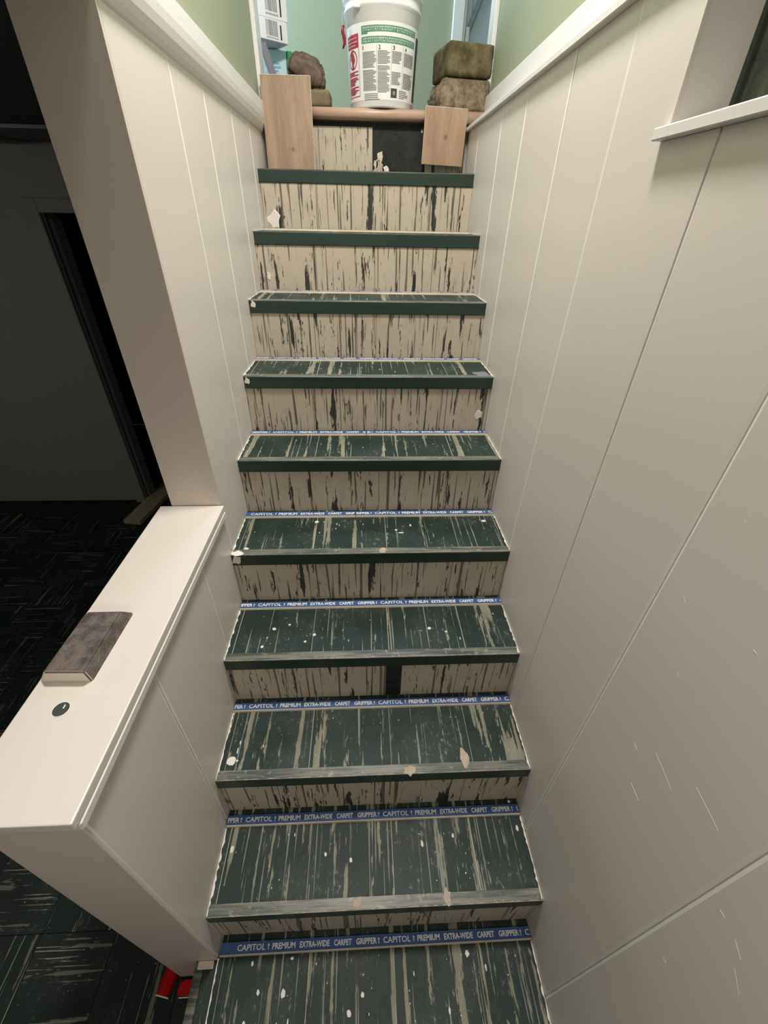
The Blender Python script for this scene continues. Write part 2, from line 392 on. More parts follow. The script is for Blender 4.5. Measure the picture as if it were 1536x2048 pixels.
def jag(parent, pts, w, nrm, mat=SMEAR, name='paint_smear', th=0.0009, seed=0, side=1):
    """ragged thin strip of dried paint along pts[0]->pts[1]; nrm = surface normal"""
    rn = random.Random(seed); a, b = Vector(pts[0]), Vector(pts[1]); L = (b-a).length; d = (b-a)/L; nrm = Vector(nrm)
    s = nrm.cross(d)*side; n = max(4, int(L/0.008)); bm = bmesh.new(); lo, hi = [], []
    for i in range(n+1):
        p = a + d*(L*i/n); q = p + s*(w*rn.choice((0.25, 0.5, 0.7, 1.0, 0.4, 0.6)))
        lo.append((bm.verts.new(p), bm.verts.new(p + nrm*th))); hi.append((bm.verts.new(q), bm.verts.new(q + nrm*th)))
    for i in range(n):
        bm.faces.new((lo[i][1], hi[i][1], hi[i+1][1], lo[i+1][1])); bm.faces.new((hi[i][0], hi[i+1][0], hi[i+1][1], hi[i][1]))
    return finish(name, bm, mat, parent)

def blob(name, parent, loc, r, mat, nrm='z', seed=0, n=11, th=0.0008, asp=1.0, jit=0.25):
    rn = random.Random(seed); bm = bmesh.new(); top, bot = [], []
    for k in range(n):
        a = k*2*math.pi/n; rr = r*(1 + rn.uniform(-jit, jit)); x, y = rr*math.cos(a), rr*math.sin(a)*asp
        P = (lambda u, v, h: (loc[0]+u, loc[1]+v, loc[2]+h)) if nrm == 'z' else (lambda u, v, h: (loc[0]+u, loc[1]-h, loc[2]+v))
        top.append(bm.verts.new(P(x*0.92, y*0.92, th))); bot.append(bm.verts.new(P(x, y, 0)))
    bm.faces.new(top)
    for k in range(n): bm.faces.new((bot[k], bot[(k+1) % n], top[(k+1) % n], top[k]))
    return finish(name, bm, mat, parent)

TH = 0.003  # tile thickness
def xcuts(x0, x1, ph):
    xs = [x0] + [ph + k*0.2286 for k in range(-3, 4) if x0 + 0.012 < ph + k*0.2286 < x1 - 0.012] + [x1]
    return list(zip(xs, xs[1:]))
def tile(name, cx, cy, cz, sx, sy, sz, mat, parent):
    o = finish(name, box_bm(-sx/2, sx/2, -sy/2, sy/2, -sz/2, sz/2, 0.0005), mat, parent)
    o.location = (cx, cy, cz); return o

steps = []
for i in range(10):
    z = i*RISE; yf = i*RUN - OV; yr = (i+1)*RUN
    st = empty('step', (0, 0, -FL)); st.parent = stair; steps.append(st)
    x0 = -HW + 0.0006 if i > 0 else -HW + 0.0006; x1 = HW - 0.0006
    # core under tread and behind the next riser
    bm = box_bm(x0, x1, yf + 0.006, yr + 0.004, (z - RISE if i else FL), z - TH)
    if i == 0: box_bm(-0.478, x0, yf + 0.006, KY - 0.006, FL, z - TH, bm=bm)
    ztop = ((i+1)*RISE if i < 9 else LAND) - 0.0415
    box_bm(x0, x1, yr + TH, yr + 0.012, z - TH, ztop + (0.02 if i < 9 else 0.0), bm=bm)
    if i == 9: ztop -= 0.014  # bares the black core as a painted shadow strip under the landing nosing
    core = finish('step_core', bm, SUB, st)
    # tread tiles
    g = 0.0006
    yn = yf + 0.0265
    for a, b in xcuts(x0, x1, 0.045):
        tile('tread_tile', (a+b)/2, (yn + yr + TH)/2, z - TH/2, b-a-2*g, yr + TH - yn, TH, TREAD, st)
        if b < x1 and i < 7: finish('seam_line', box_bm(b-0.0006, b+0.0006, yn + 0.001, yr - 0.001, z - TH, z + 0.0001), CREAMP if (i + int(b*10)) % 2 else SCRAPE, st)
    if i == 0:
        tile('tread_tile', (-0.462 + x0)/2, (yn + KY - 0.007)/2, z - TH/2, x0 + 0.462 - 2*g, KY - 0.007 - yn, TH, TREAD, st)
        s = finish('side_strip', box_bm(-0.486, -0.4625, yf, KY - 0.006, z - 0.03, z + 0.0012, 0.001), NTOP, st)
        finish('bare_patch', box_bm(-0.478, -0.437, 0.166, 0.1825, z, z + 0.006, 0.0015), CREAMP, st)
    # nosing: rounded front face and a lip on top
    xe0 = -0.486 if i == 0 else x0
    r = 0.0035; zt = z + 0.0016; prof = [(yn, z - 0.0005), (yn, zt)]
    prof2 = [(yf + r - r*math.sin(a), zt - r + r*math.cos(a)) for a in (0, 0.52, 1.05, 1.5708)]
    prof3 = [(yf, z - 0.0395), (yf + 0.0035, z - 0.0405), (yf + 0.0075, z - 0.0385), (yf + 0.0075, z - 0.004)]
    pts = [prof[0], prof[1]] + prof2 + prof3
    bm = prism_bm(pts, 'x', xe0, x1); bm.faces.ensure_lookup_table()
    for f in bm.faces:
        if f.calc_center_median().y < yf + 0.006 and f.calc_center_median().z < zt - r*0.75: f.material_index = 1
    # cut along x so the lip edge can wander a little
    nz = finish('nosing', bm, [NTOP, NFACE], st)
    # pale scraped line where the lip turns down
    jag(st, ((x0, yf + 0.0012, zt), (x1, yf + 0.0012, zt)), 0.0022, (0, 0, 1), SCRAPE, 'scraped_edge', 0.0005, 50 + i)
    # riser above
    zb = z + 0.0002
    for a, b in xcuts(x0, x1, 0.026):
        if i == 9 and abs(a - 0.026) < 0.01: continue      # one tile is missing, black adhesive shows
        if i == 2 and a < 0.06 < b:                             # a narrow gap in this riser
            tile('riser_tile', 0.084 + (b-0.084)/2, yr + TH/2, (zb + ztop)/2, b-0.084-2*g, TH, ztop - zb, RISER, st)
            tile('riser_tile', (a+0.038)/2, yr + TH/2, (zb + ztop)/2, 0.038-a-2*g, TH, ztop - zb, RISER, st)
            continue
        tile('riser_tile', (a+b)/2, yr + TH/2, (zb + ztop)/2, b-a-2*g, TH, ztop - zb, RISER, st)
    # paint and caulk along the walls
    if i < 9:
        jag(st, ((x0, yf + 0.004, z + 0.0018), (x0, yr - 0.045, z + 0.0006)), 0.006, (0, 0, 1), SMEAR, seed=i, side=-1)
        jag(st, ((x1, yr - 0.045, z + 0.0006), (x1, yf + 0.004, z + 0.0018)), 0.005, (0, 0, 1), SMEAR, seed=i+20, side=-1)
    for s_, sd in ((-1, 1), (1, -1)):
        xw = x0 if s_ < 0 else x1
        jag(st, ((xw, yr - 0.0004, z + 0.01), (xw, yr - 0.0004, ztop)), 0.011 + 0.006*random.random(), (0, -1, 0), SMEAR, seed=i*3+s_, side=sd)
    jag(st, ((x0, yf + 0.0002, z - 0.036), (x0, yf + 0.0002, z - 0.002)), 0.009, (0, -1, 0), SMEAR, seed=i+70, side=1)
    jag(st, ((x1, yf + 0.0002, z - 0.036), (x1, yf + 0.0002, z - 0.002)), 0.007, (0, -1, 0), SMEAR, seed=i+90, side=-1)
# remnants in the missing tile and the narrow gap
for k, (bx, bz, br, asp, m) in enumerate(((0.052, 1.812, 0.022, 1.4, CHIP), (0.062, 1.855, 0.012, 1.9, CREAMP), (0.085, 1.805, 0.012, 1.2, SMEAR), (0.04, 1.83, 0.008, 2.0, CREAMP), (0.235, 1.94, 0.004, 2, SMEAR))):
    blob('adhesive_remnant', steps[9], (bx, 10*RUN + 0.0028, bz), br, m, 'y', k+3, 13, 0.0015, asp, 0.45)
blob('adhesive_remnant', steps[2], (0.06, 3*RUN + 0.0028, 0.505), 0.021, SMEAR, 'y', 4, 11, 0.0008, 0.06, 0.2)
# drops of white paint and chipped spots
def drop(i, x, y, r, asp=1.0, seed=0, mat=SMEAR, name='paint_drop', jit=0.2, dz=0.0): return blob(name, steps[i], (x, y, i*RISE + 0.0001 + dz), r, mat, 'z', seed, 12, 0.0009, asp, jit)
drop(2, -0.400, 0.508, 0.0125, 1.0, 1, jit=0.08); drop(2, -0.384, 0.508, 0.003, 1, 2); drop(2, -0.389, 0.535, 0.0018, 5, 3); drop(2, -0.386, 0.558, 0.002, 3, 4)
for k, (x, y, r) in enumerate(((-0.305, 0.80, 0.006), (-0.26, 0.815, 0.004), (-0.18, 0.775, 0.005), (-0.33, 0.735, 0.005), (-0.205, 0.75, 0.004), (0.175, 0.79, 0.0055), (0.225, 0.775, 0.004))): drop(3, x, y, r, 0.9, k+10)
for k, (x, y, r, a) in enumerate(((-0.185, 1.085, 0.006, 1), (0.385, 1.08, 0.008, 0.8), (-0.39, 0.95, 0.008, 0.6), (0.08, 1.035, 0.004, 1), (0.095, 1.02, 0.010, 0.25), (0.13, 1.06, 0.003, 2), (-0.03, 0.935, 0.004, 1))): drop(4, x, y, r, a, k+20)
for k, (x, y, r, a) in enumerate(((0.13, 0.36, 0.005, 2.6), (0.22, 0.375, 0.006, 1.5), (-0.07, 0.33, 0.007, 1.2), (-0.14, 0.345, 0.005, 1.6), (0.41, 0.385, 0.006, 2), (0.405, 0.4535, 0.006, 1), (-0.40, 0.365, 0.008, 1.6), (0.24, 0.29, 0.003, 1))): drop(1, x, y, r*0.62, a, k+30)
for k, (x, y, r, a) in enumerate(((-0.335, 0.172, 0.004, 1.8), (-0.23, 0.178, 0.006, 0.7), (0.245, 0.168, 0.007, 1.3), (-0.245, 0.115, 0.007, 1.6), (-0.31, 0.12, 0.005, 1.4), (-0.335, 0.068, 0.005, 1.6), (-0.075, 0.075, 0.007, 1.3), (-0.04, 0.105, 0.006, 1.2), (0.18, 0.07, 0.004, 2), (0.29, 0.14, 0.003, 3))): drop(0, x, y, r*0.75, a, k+50)
rn = random.Random(5)
for i in range(7):
    for k in range(9): drop(i, rn.uniform(-0.39, 0.39), i*RUN + rn.uniform(0.04, 0.17), rn.uniform(0.0007, 0.0017), rn.uniform(0.5, 3.5), 100+i*20+k)
for k, (i, x, y, r, a) in enumerate(((2, 0.252, 0.492, 0.013, 2.3), (2, 0.095, 0.466, 0.017, 0.75), (4, 0.032, 0.932, 0.012, 1.1), (1, 0.182, 0.243, 0.010, 1.6), (1, -0.051, 0.241, 0.013, 0.9), (6, 0.395, 1.42, 0.028, 0.9))):
    drop(i, x, y, r, a, 300+k, CHIP if i != 6 else GREYP, 'chipped_spot', 0.3, 0.0016)
drop(4, -0.412, 0.926, 0.018, 0.7, 77, dz=0.0016)
blob('paint_drop', steps[4], (-0.415, 4*RUN-OV+0.0002, 4*RISE-0.018), 0.014, SMEAR, 'y', 8, 10, 0.001, 1.2, 0.3)
blob('paint_drop', steps[6], (-0.418, 6*RUN-OV+0.0002, 6*RISE-0.014), 0.009, SMEAR, 'y', 9, 10, 0.001, 1.3, 0.3)
blob('paint_drop', steps[7], (-0.414, 7*RUN-OV+0.0002, 7*RISE-0.012), 0.009, SMEAR, 'y', 9, 10, 0.001, 1.3, 0.3)
blob('paint_drop', steps[5], (-0.395, 6*RUN-0.0006, 5*RISE+0.07), 0.006, CHIP, 'y', 12, 10, 0.001, 1.6, 0.3)
blob('chipped_spot', steps[5], (0.395, 6*RUN-0.0004, 5*RISE+0.06), 0.016, SMEAR, 'y', 13, 11, 0.001, 1.0, 0.4)
blob('chipped_spot', steps[8], (-0.385, 9*RUN-0.0004, 8*RISE+0.035), 0.026, SMEAR, 'y', 14, 13, 0.001, 1.1, 0.35)
blob('chipped_spot', steps[7], (-0.39, 8*RUN-0.0004, 7*RISE+0.055), 0.008, SMEAR, 'y', 15, 11, 0.001, 1.6, 0.35)
jag(steps[7], ((-0.43, 8*RUN-0.0005, 7*RISE+0.001), (0.43, 8*RUN-0.0005, 7*RISE+0.001)), 0.004, (0, -1, 0), CREAMP, 'caulk_line', 0.001, 3, -1)

# ------------------------------------------------------------------ carpet gripper strips
def text_mesh(s, bold=0.0):
    cu = bpy.data.curves.new('t', 'FONT'); cu.body = s; cu.offset = bold; cu.resolution_u = 2; cu.extrude = 0.0
    o = bpy.data.objects.new('t', cu); C.objects.link(o)
    dg = bpy.context.evaluated_depsgraph_get(); me = bpy.data.meshes.new_from_object(o.evaluated_get(dg))
    bpy.data.objects.remove(o); bpy.data.curves.remove(cu); return me
TM = {}
def put_text(bm, s, x0, x1, h, y0, z, bold=0.0, clip=None):
    if s not in TM: TM[s] = text_mesh(s, bold)
    me = TM[s]; xs = [v.co.x for v in me.vertices]; ys = [v.co.y for v in me.vertices]
    ax, ay = min(xs), min(ys); kx = (x1-x0)/(max(xs)-ax); ky = h/(max(ys)-ay)
    base = [ (x0 + (v.co.x-ax)*kx, y0 + (v.co.y-ay)*ky) for v in me.vertices]
    if clip and (x1 <= clip[0] or x0 >= clip[1]): return
    if clip and (x0 < clip[0] or x1 > clip[1]):
        keep = bmesh.new(); vs = [keep.verts.new((a, b, z)) for a, b in base]
        for p in me.polygons:
            try: keep.faces.new([vs[i] for i in p.vertices])
            except ValueError: pass
        for cx, sg in ((clip[0], -1), (clip[1], 1)):
            bmesh.ops.bisect_plane(keep, geom=keep.verts[:]+keep.edges[:]+keep.faces[:], plane_co=(cx, 0, 0), plane_no=(sg, 0, 0), clear_outer=True)
        m2 = bpy.data.meshes.new('k'); keep.to_mesh(m2); keep.free(); bm.from_mesh(m2); bpy.data.meshes.remove(m2); return
    vs = [bm.verts.new((a, b, z)) for a, b in base]
    for p in me.polygons:
        try: bm.faces.new([vs[i] for i in p.vertices])
        except ValueError: pass
WORDS = (('CAPITOL', 0.0, 0.190, 0.015), ('PREMIUM', 0.238, 0.395, 0.03), ('EXTRA-WIDE', 0.425, 0.628, 0.03), ('CARPET', 0.660, 0.780, 0.03), ('GRIPPER', 0.812, 0.955, 0.03))
def gripper(i, xa, xb, phase, label, tilt=0.0, dy=0.0, blank=0.0):
    yb = (i+1)*RUN - 0.0165 + dy; wd = 0.027; h = 0.0062; z = i*RISE + 0.0001
    g = empty('carpet_gripper', ((xa+xb)/2, yb - wd/2, z), tilt, label=label, cat='carpet gripper', group='blue carpet gripper strips across the treads')
    cx = (xa+xb)/2; L = (xb-xa)/2
    finish('batten', prism_bm([(-wd/2, 0), (-wd/2+0.0015, h), (wd/2, h), (wd/2, 0)], 'x', -L, L), PLY, g)
    finish('printed_face', box_bm(-L, L, -wd/2 + 0.0032, wd/2, h, h + 0.0003), BLUE, g)
    bm = bmesh.new(); P = 0.398; k0 = math.floor((xa - phase)/P)
    for k in range(k0, k0 + 5):
        bx = phase + k*P - cx
        for s, f0, f1, bold in WORDS:
            put_text(bm, s, bx + f0*P, bx + f1*P, 0.0125, -wd/2 + 0.0090, h + 0.0006, bold, (-L + 0.002 + blank, L - 0.002))
        for f in (0.212, 0.968):
            ax = bx + f*P
            if -L + 0.006 + blank < ax < L - 0.006:
                y0 = -wd/2 + 0.0090
                vs = [bm.verts.new((ax + u, y0 + v, h + 0.0006)) for u, v in ((-0.0009, 0), (0.0009, 0), (0.0009, 0.0082), (0.0032, 0.0078), (0, 0.0125), (-0.0032, 0.0078), (-0.0009, 0.0082))]
                bm.faces.new(vs)
    if len(bm.faces): finish('lettering', bm, INK, g)
    else: bm.free()
    bm = bmesh.new(); n = int(2*L/0.021); r2 = random.Random(i)
    for row in range(2):
        for k in range(n):
            x = -L + 0.01 + k*0.021 + row*0.0105; y = -0.005 + row*0.010 + r2.uniform(-.001, .001)
            if x > L - 0.004: continue
            a = [bm.verts.new((x + 0.0006*math.cos(q), y + 0.0006*math.sin(q), h + 0.0003)) for q in (0, 2.1, 4.2)]
            tp = bm.verts.new((x, y + 0.0012, h + 0.0048))
            for q in range(3): bm.faces.new((a[q], a[(q+1) % 3], tp))
    tk = finish('tacks', bm, STEEL, g); tk['kind'] = 'stuff'
    return g
XL, XR = -0.4285, 0.4285
gripper(0, -0.425, XR, -0.381, 'blue carpet gripper strip on the lowest tread, nearest the photographer', blank=0.04)
gripper(1, XL, XR, -0.376, 'blue carpet gripper strip on the second tread up from the bottom')
gripper(2, XL, XR, -0.384, 'blue carpet gripper strip on the third tread, behind the big white paint drop')
gripper(3, XL, XR, -0.372, 'blue carpet gripper strip on the fourth tread from the bottom')
gripper(4, XL, -0.055, -0.412, 'left-side blue gripper piece on the fifth tread, meeting a longer piece')
gripper(4, -0.053, XR, 0.012, 'right-side longer blue gripper piece on the fifth tread, starting past the joint')
gripper(5, XL, -0.015, -0.350, 'left-side blue gripper piece on the sixth tread, up to the joint in the middle')
gripper(5, -0.013, XR, 0.020, 'right-side blue gripper piece on the sixth tread, from the middle joint to the wall')
gripper(6, XL, XR, -0.36, 'blue carpet gripper strip on the seventh tread, seen nearly edge on')
gripper(7, XL, XR, -0.36, 'pale front edge of a gripper strip on the eighth tread, printed face hardly visible')
gripper(8, XL, XR, -0.36, 'pale front edge of the topmost gripper strip, on the ninth tread')

# ------------------------------------------------------------------ lower floor (tiles as parts), side room
fl = tag(box('floor', -3.6, 0.6, -1.7, 4.2, FL - 0.08, FL - 0.0035, SUB), **S)
fm = None; ts = 0.2286
for a in range(15):
    for b in range(14):
        cx = -0.62 - ts/2 + 0.04 - a*ts; cy = -0.28 + b*ts
        if cy + ts/2 > 2.73: continue
        if a == 0 and cy > 0.1: pass
        if fm is None:
            o = finish('floor_tile', box_bm(-ts/2+.0006, ts/2-.0006, -ts/2+.0006, ts/2-.0006, -0.003, 0, 0.0005), FTILE, fl); fm = o.data
        else: o = link('floor_tile', fm, FTILE, fl)
        o.location = (cx, cy, FL); o.rotation_euler = (0, 0, (math.pi/2)*((a+b) % 2) + math.pi*random.randint(0, 1))
# tiles under the open end of the bottom step
for b in range(2):
    o = link('floor_tile', fm, FTILE, fl); o.location = (-0.62 + 0.04 + ts/2 + 0.0, -0.28 - 0.0 + b*ts - 0.0, FL); o.rotation_euler = (0, 0, math.pi*b)
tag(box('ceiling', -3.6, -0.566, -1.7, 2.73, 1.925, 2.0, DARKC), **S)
tag(box('ceiling_front', -0.43, 0.43, -1.7, -0.55, 1.93, 2.0, WALL), **S)
tag(box('ceiling_stairwell', -0.56, 0.6, -1.6, YB, 3.25, 3.32, TRIM), **S)
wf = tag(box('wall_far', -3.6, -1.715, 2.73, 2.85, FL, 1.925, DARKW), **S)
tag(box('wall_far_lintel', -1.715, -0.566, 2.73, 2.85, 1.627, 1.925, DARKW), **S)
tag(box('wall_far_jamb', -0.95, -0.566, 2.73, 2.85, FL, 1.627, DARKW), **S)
tag(box('baseboard_far', -3.6, -1.79, 2.722, 2.73, FL, FL + 0.012, BLACK), **S)
d1 = tag(box('door_1', -1.785, -1.715, 2.712, 2.7295, FL, 1.69, DARKW, None, 0.003), **S)
box('door_casing', -1.7149, -0.95, 2.712, 2.7295, 1.627, 1.69, DARKW, d1, 0.003)
box('door_stop', -1.7149, -1.69, 2.76, 2.85, FL, 1.60, DARKW, d1, 0.003)
box('door_stop', -1.7149, -1.703, 2.7305, 2.75, FL, 1.627, DARKC, d1)
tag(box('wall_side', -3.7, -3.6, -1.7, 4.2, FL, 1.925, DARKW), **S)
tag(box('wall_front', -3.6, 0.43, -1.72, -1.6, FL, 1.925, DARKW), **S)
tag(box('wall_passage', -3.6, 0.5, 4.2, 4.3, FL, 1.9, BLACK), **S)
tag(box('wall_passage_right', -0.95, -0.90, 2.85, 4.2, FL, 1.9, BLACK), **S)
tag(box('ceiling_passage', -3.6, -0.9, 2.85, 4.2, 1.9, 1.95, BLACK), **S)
# board lying on the floor through the doorway
bd = box('wood_board', -0.065, 0.065, 0, 1.0, 0, 0.032, BOARD, None, 0.002)
bd.location = (-1.690, 2.425, FL + 0.0005); bd.rotation_euler = (0, 0, math.radians(-9))
tag(bd, 'dusty brown wooden board lying on the dark floor through the unlit doorway', 'board')
# red plastic bits at the foot of the half wall
bm = prism_bm([(-0.019, 0), (0.019, 0), (0.017, 0.016), (0.003, 0.026), (-0.004, 0.026), (-0.018, 0.014)], 'y', -0.04, 0.04)
o = finish('plastic_bit', bm, REDP); o.location = (-0.607, 0.185, FL + 0.0005); o.rotation_euler = (0, 0, math.radians(-12))
box('pale_rim', -0.019, 0.019, -0.0425, -0.0402, 0, 0.008, SMEAR, o)
tag(o, 'long ridged red plastic wedge on the floor at the corner of the half wall', 'plastic piece')
pts = [(-0.026, -0.016), (0.024, -0.018), (0.026, 0.014), (-0.018, 0.014), (-0.026, 0.004)]
bm = prism_bm(pts, 'z', 0, 0.020); bmesh.ops.bevel(bm, geom=bm.edges[:], offset=0.004, segments=2, affect='EDGES')
o = finish('plastic_bit', bm, REDP); o.location = (-0.546, 0.160, FL + 0.0005)
box('pale_rim', -0.022, 0.020, -0.0205, -0.0183, 0.002, 0.007, SMEAR, o)
tag(o, 'short rounded red plastic piece on the floor beside the bottom step', 'plastic piece')

# ------------------------------------------------------------------ landing
tag(box('floor_landing', -1.7, 1.6, YB + 0.008, 3.42, LAND - 0.09, LAND - 0.001, DARKFLOOR), **S)
r = 0.019; yf = 2.268
pts = [(yf + 0.10, LAND - 0.038), (yf + 0.10, LAND)] + [(yf + r - r*math.sin(a), LAND - r + r*math.cos(a)) for a in [k*math.pi/10 for k in range(11)]]
pts = [(p[0], p[1]) for p in pts]
nb = prism_bm([(y, zz) for y, zz in pts], 'x', -0.4095, 0.4905)
# notch: upper right end passes above the panelling
nz = finish('landing_nosing', nb, OAKN, None, False)
for f in nz.data.polygons: f.use_smooth = len(f.vertices) == 4
tag(nz, 'rounded pale pinkish oak nosing board along the edge of the top landing', 'nosing')
tag(box('wall_back', -1.7, 0.50, 3.40, 3.50, 1.9, 4.3, GREEN), **S)
tag(box('wall_back_right', 1.35, 1.6, 3.40, 3.50, 1.9, 4.3, GREEN), **S)
tag(box('wall_back_header', 0.50, 1.35, 3.40, 3.50, 4.0, 4.3, GREEN), **S)
dr = tag(box('door_2', 0.565, 1.30, 3.43, 3.465, LAND, 3.97, DOORP), **S)
box('door_casing', 0.490, 0.552, 3.375, 3.40, LAND, 4.0, TRIM, dr, 0.003)
box('door_jamb', 0.552, 0.565, 3.39, 3.47, LAND, 4.0, TRIM, dr)
box('door_stile', 0.565, 0.60, 3.418, 3.43, LAND, 3.97, DOORP, dr, 0.002)
o = finish('door_diagonal', box_bm(-0.012, 0.012, -0.006, 0.006, 0, 0.30), DOORG, dr); o.location = (0.575, 3.415, 2.49); o.rotation_euler = (0, math.radians(24), 0)  # grey diagonal bar across the door
box('door_latch', 0.572, 0.592, 3.405, 3.418, 2.44, 2.52, TRIM, dr, 0.002)
tag(box('wall_landing_left', -1.8, -1.7, 2.2, 3.5, 1.9, 4.3, GREEN), **S)
tag(box('wall_landing_right', 1.6, 1.7, 2.2, 3.5, 1.9, 4.3, GREEN), **S)
tag(box('wall_landing_front', -1.7, -0.566, YB - 0.1, YB, 2.01, 4.3, GREEN), **S)
tag(box('wall_landing_front_right', 0.60, 1.6, YB - 0.1, YB, 1.9, 4.3, GREEN), **S)
tag(box('wall_landing_over', -0.6, 0.6, YB - 0.02, YB + 0.10, 3.33, 4.3, GREEN), **S)
tag(box('ceiling_landing', -1.8, 1.7, 2.2, 3.5, 4.3, 4.36, TRIM), **S)
tag(box('trim_7', -0.4305, -0.414, YB - 0.012, YB + 0.085, LAND + 0.012, 3.25, TRIM, None, 0.002), **S)   # casing at the end of the left wall
tag(box('trim_8', 0.4925, 0.51, YB + 0.017, YB + 0.10, LAND + 0.001, 3.25, TRIM, None, 0.002), **S)   # casing at the end of the right wall
tag(box('trim_9', -0.566, -0.431, YB + 0.001, YB + 0.016, LAND + 0.001, 3.25, TRIM), **S)

# ------------------------------------------------------------------ planks at the top
pl = box('oak_plank', -0.0975, 0.0975, -0.006, 0.006, -0.148, 0.148, OAK, None, 0.0012)
pl.data.materials.append(OAKE)
for f in pl.data.polygons:
    if abs(f.normal.y) < 0.8: f.material_index = 1
pl.location = (-0.3155, 2.2475, 1.787 + 0.150); pl.rotation_euler = (math.radians(-4.2), 0, math.radians(-1))
tag(pl, 'taller pale oak plank standing on the top tread against the landing edge', 'plank', 'loose oak planks at the landing edge')
pl2 = box('oak_plank', -0.087, 0.087, -0.005, 0.005, -0.092, 0.092, OAKB, None, 0.0012)
pl2.data.materials.append(OAKE)
for f in pl2.data.polygons:
    if abs(f.normal.y) < 0.8: f.material_index = 1
pl2.location = (0.3245, 2.2612, 1.9175); pl2.rotation_euler = (math.radians(-1), math.radians(2.0), 0)
tag(pl2, 'shorter pale oak plank stuck to the landing edge below the stacked bricks', 'plank', 'loose oak planks at the landing edge')

# ------------------------------------------------------------------ bricks and rock
def stone_box(name, sx, sy, sz, mat, jit, seed, cuts=9, bev=0.011, rough_side=False):
    rn = random.Random(seed); bm = box_bm(-sx/2, sx/2, -sy/2, sy/2, 0, sz, bev, 2)
    bmesh.ops.subdivide_edges(bm, edges=[e for e in bm.edges if e.calc_length() > 0.03], cuts=cuts, use_grid_fill=True)
    for v in bm.verts:
        k = jit
        if rough_side and v.co.x < -sx/2 + 0.02: k = jit*5; v.co.x -= 0.010*math.sin(v.co.z*45)
        if v.co.z > 0.004: v.co += Vector((rn.uniform(-k, k), rn.uniform(-k, k)*0.6, rn.uniform(-k, k)*0.5))
    return finish(name, bm, mat, None, True)
b1 = stone_box('brick', 0.205, 0.185, 0.098, BRICKB, 0.0014, 1, rough_side=True); b1.location = (0.392, 2.388, LAND + 0.0005); b1.rotation_euler = (0, 0, math.radians(9))
tag(b1, 'rough light brown brick on the landing edge, under the olive brown one', 'brick', 'bricks weighing down the landing edge')
b2 = stone_box('brick', 0.192, 0.185, 0.098, BRICKA, 0.001, 2); b2.location = (0.395, 2.386, LAND + 0.1015); b2.rotation_euler = (0, 0, math.radians(13))
tag(b2, 'smoother olive brown brick lying on top of the rough light brown brick', 'brick', 'bricks weighing down the landing edge')
b3 = stone_box('brick', 0.19, 0.10, 0.052, BRICKC, 0.0005, 3); b3.location = (-0.240, 2.345, LAND + 0.0005); b3.rotation_euler = (0, 0, math.radians(-3))
tag(b3, 'flat tan brick behind the taller plank, under the dark brown rock', 'brick', 'bricks weighing down the landing edge')
out = [(-0.318, 0.049), (-0.297, 0.098), (-0.262, 0.111), (-0.212, 0.100), (-0.178, 0.082), (-0.164, 0.048), (-0.170, 0.004), (-0.190, 0.0), (-0.222, 0.0), (-0.236, 0.028), (-0.262, 0.042), (-0.295, 0.040)]
bm = prism_bm(out, 'y', -0.045, 0.045)
bmesh.ops.bevel(bm, geom=bm.edges[:], offset=0.014, segments=2, affect='EDGES', clamp_overlap=True)
bmesh.ops.triangulate(bm, faces=bm.faces[:]); bmesh.ops.subdivide_edges(bm, edges=bm.edges[:], cuts=2, use_grid_fill=True)
rn = random.Random(11)
for v in bm.verts:
    v.co.y *= 1 - 0.25*abs(math.sin(v.co.x*22)); v.co += Vector((rn.uniform(-1, 1), rn.uniform(-1, 1), rn.uniform(-1, 1)))*0.0008
zmin = min(v.co.z for v in bm.verts)
rk = finish('rock', bm, ROCK, None, True); rk.location = (0, 2.352, LAND + 0.0528 - zmin)
tag(rk, 'dark brown rounded rock resting on the flat tan brick', 'rock')

# ------------------------------------------------------------------ bucket with printed label
BX, BY = 0.066, 2.392
bk = empty('bucket', (BX, BY, LAND), 0, label='white plastic bucket with printed instruction label standing at the edge of the landing', cat='bucket')
RB, RT, HB = 0.131, 0.150, 0.372
def rad(h): return RB + (RT-RB)*h/HB
prof = [(0, 0.006), (RB-0.02, 0.006), (RB-0.015, 0), (RB-0.004, 0), (RB, 0.005), (rad(0.268), 0.268), (rad(.27)+0.006, 0.272), (rad(.27)+0.007, 0.280), (rad(.28)+0.001, 0.286), (rad(.3)+0.001, 0.300), (rad(.3)+0.008, 0.304), (rad(.3)+0.009, 0.314), (rad(.32), 0.320), (RT, 0.352), (RT+0.004, 0.356), (RT+0.004, HB), (RT-0.002, HB), (RT-0.003, 0.35), (RB-0.004, 0.012), (0, 0.012)]
finish('body', lathe_bm(prof, 72), WPLAST, bk, True)
finish('lid', lathe_bm([(0, 0.374), (RT-0.01, 0.374), (RT-0.008, 0.380), (RT+0.008, 0.380), (RT+0.010, 0.375), (RT+0.010, 0.358), (RT+0.006, 0.356)], 72), WPLAST, bk, True)
def cylpatch(bm, a0, a1, h0, h1, off=0.0006, n=None):
    n = n or max(1, int(abs(a1-a0)/0.08)); vs = []
    for k in range(n+1):
        a = a0 + (a1-a0)*k/n
        vs.append([bm.verts.new((math.sin(a)*(rad(h)+off), -math.cos(a)*(rad(h)+off), h)) for h in (h0, h1)])
    for k in range(n): bm.faces.new((vs[k][0], vs[k+1][0], vs[k+1][1], vs[k][1]))
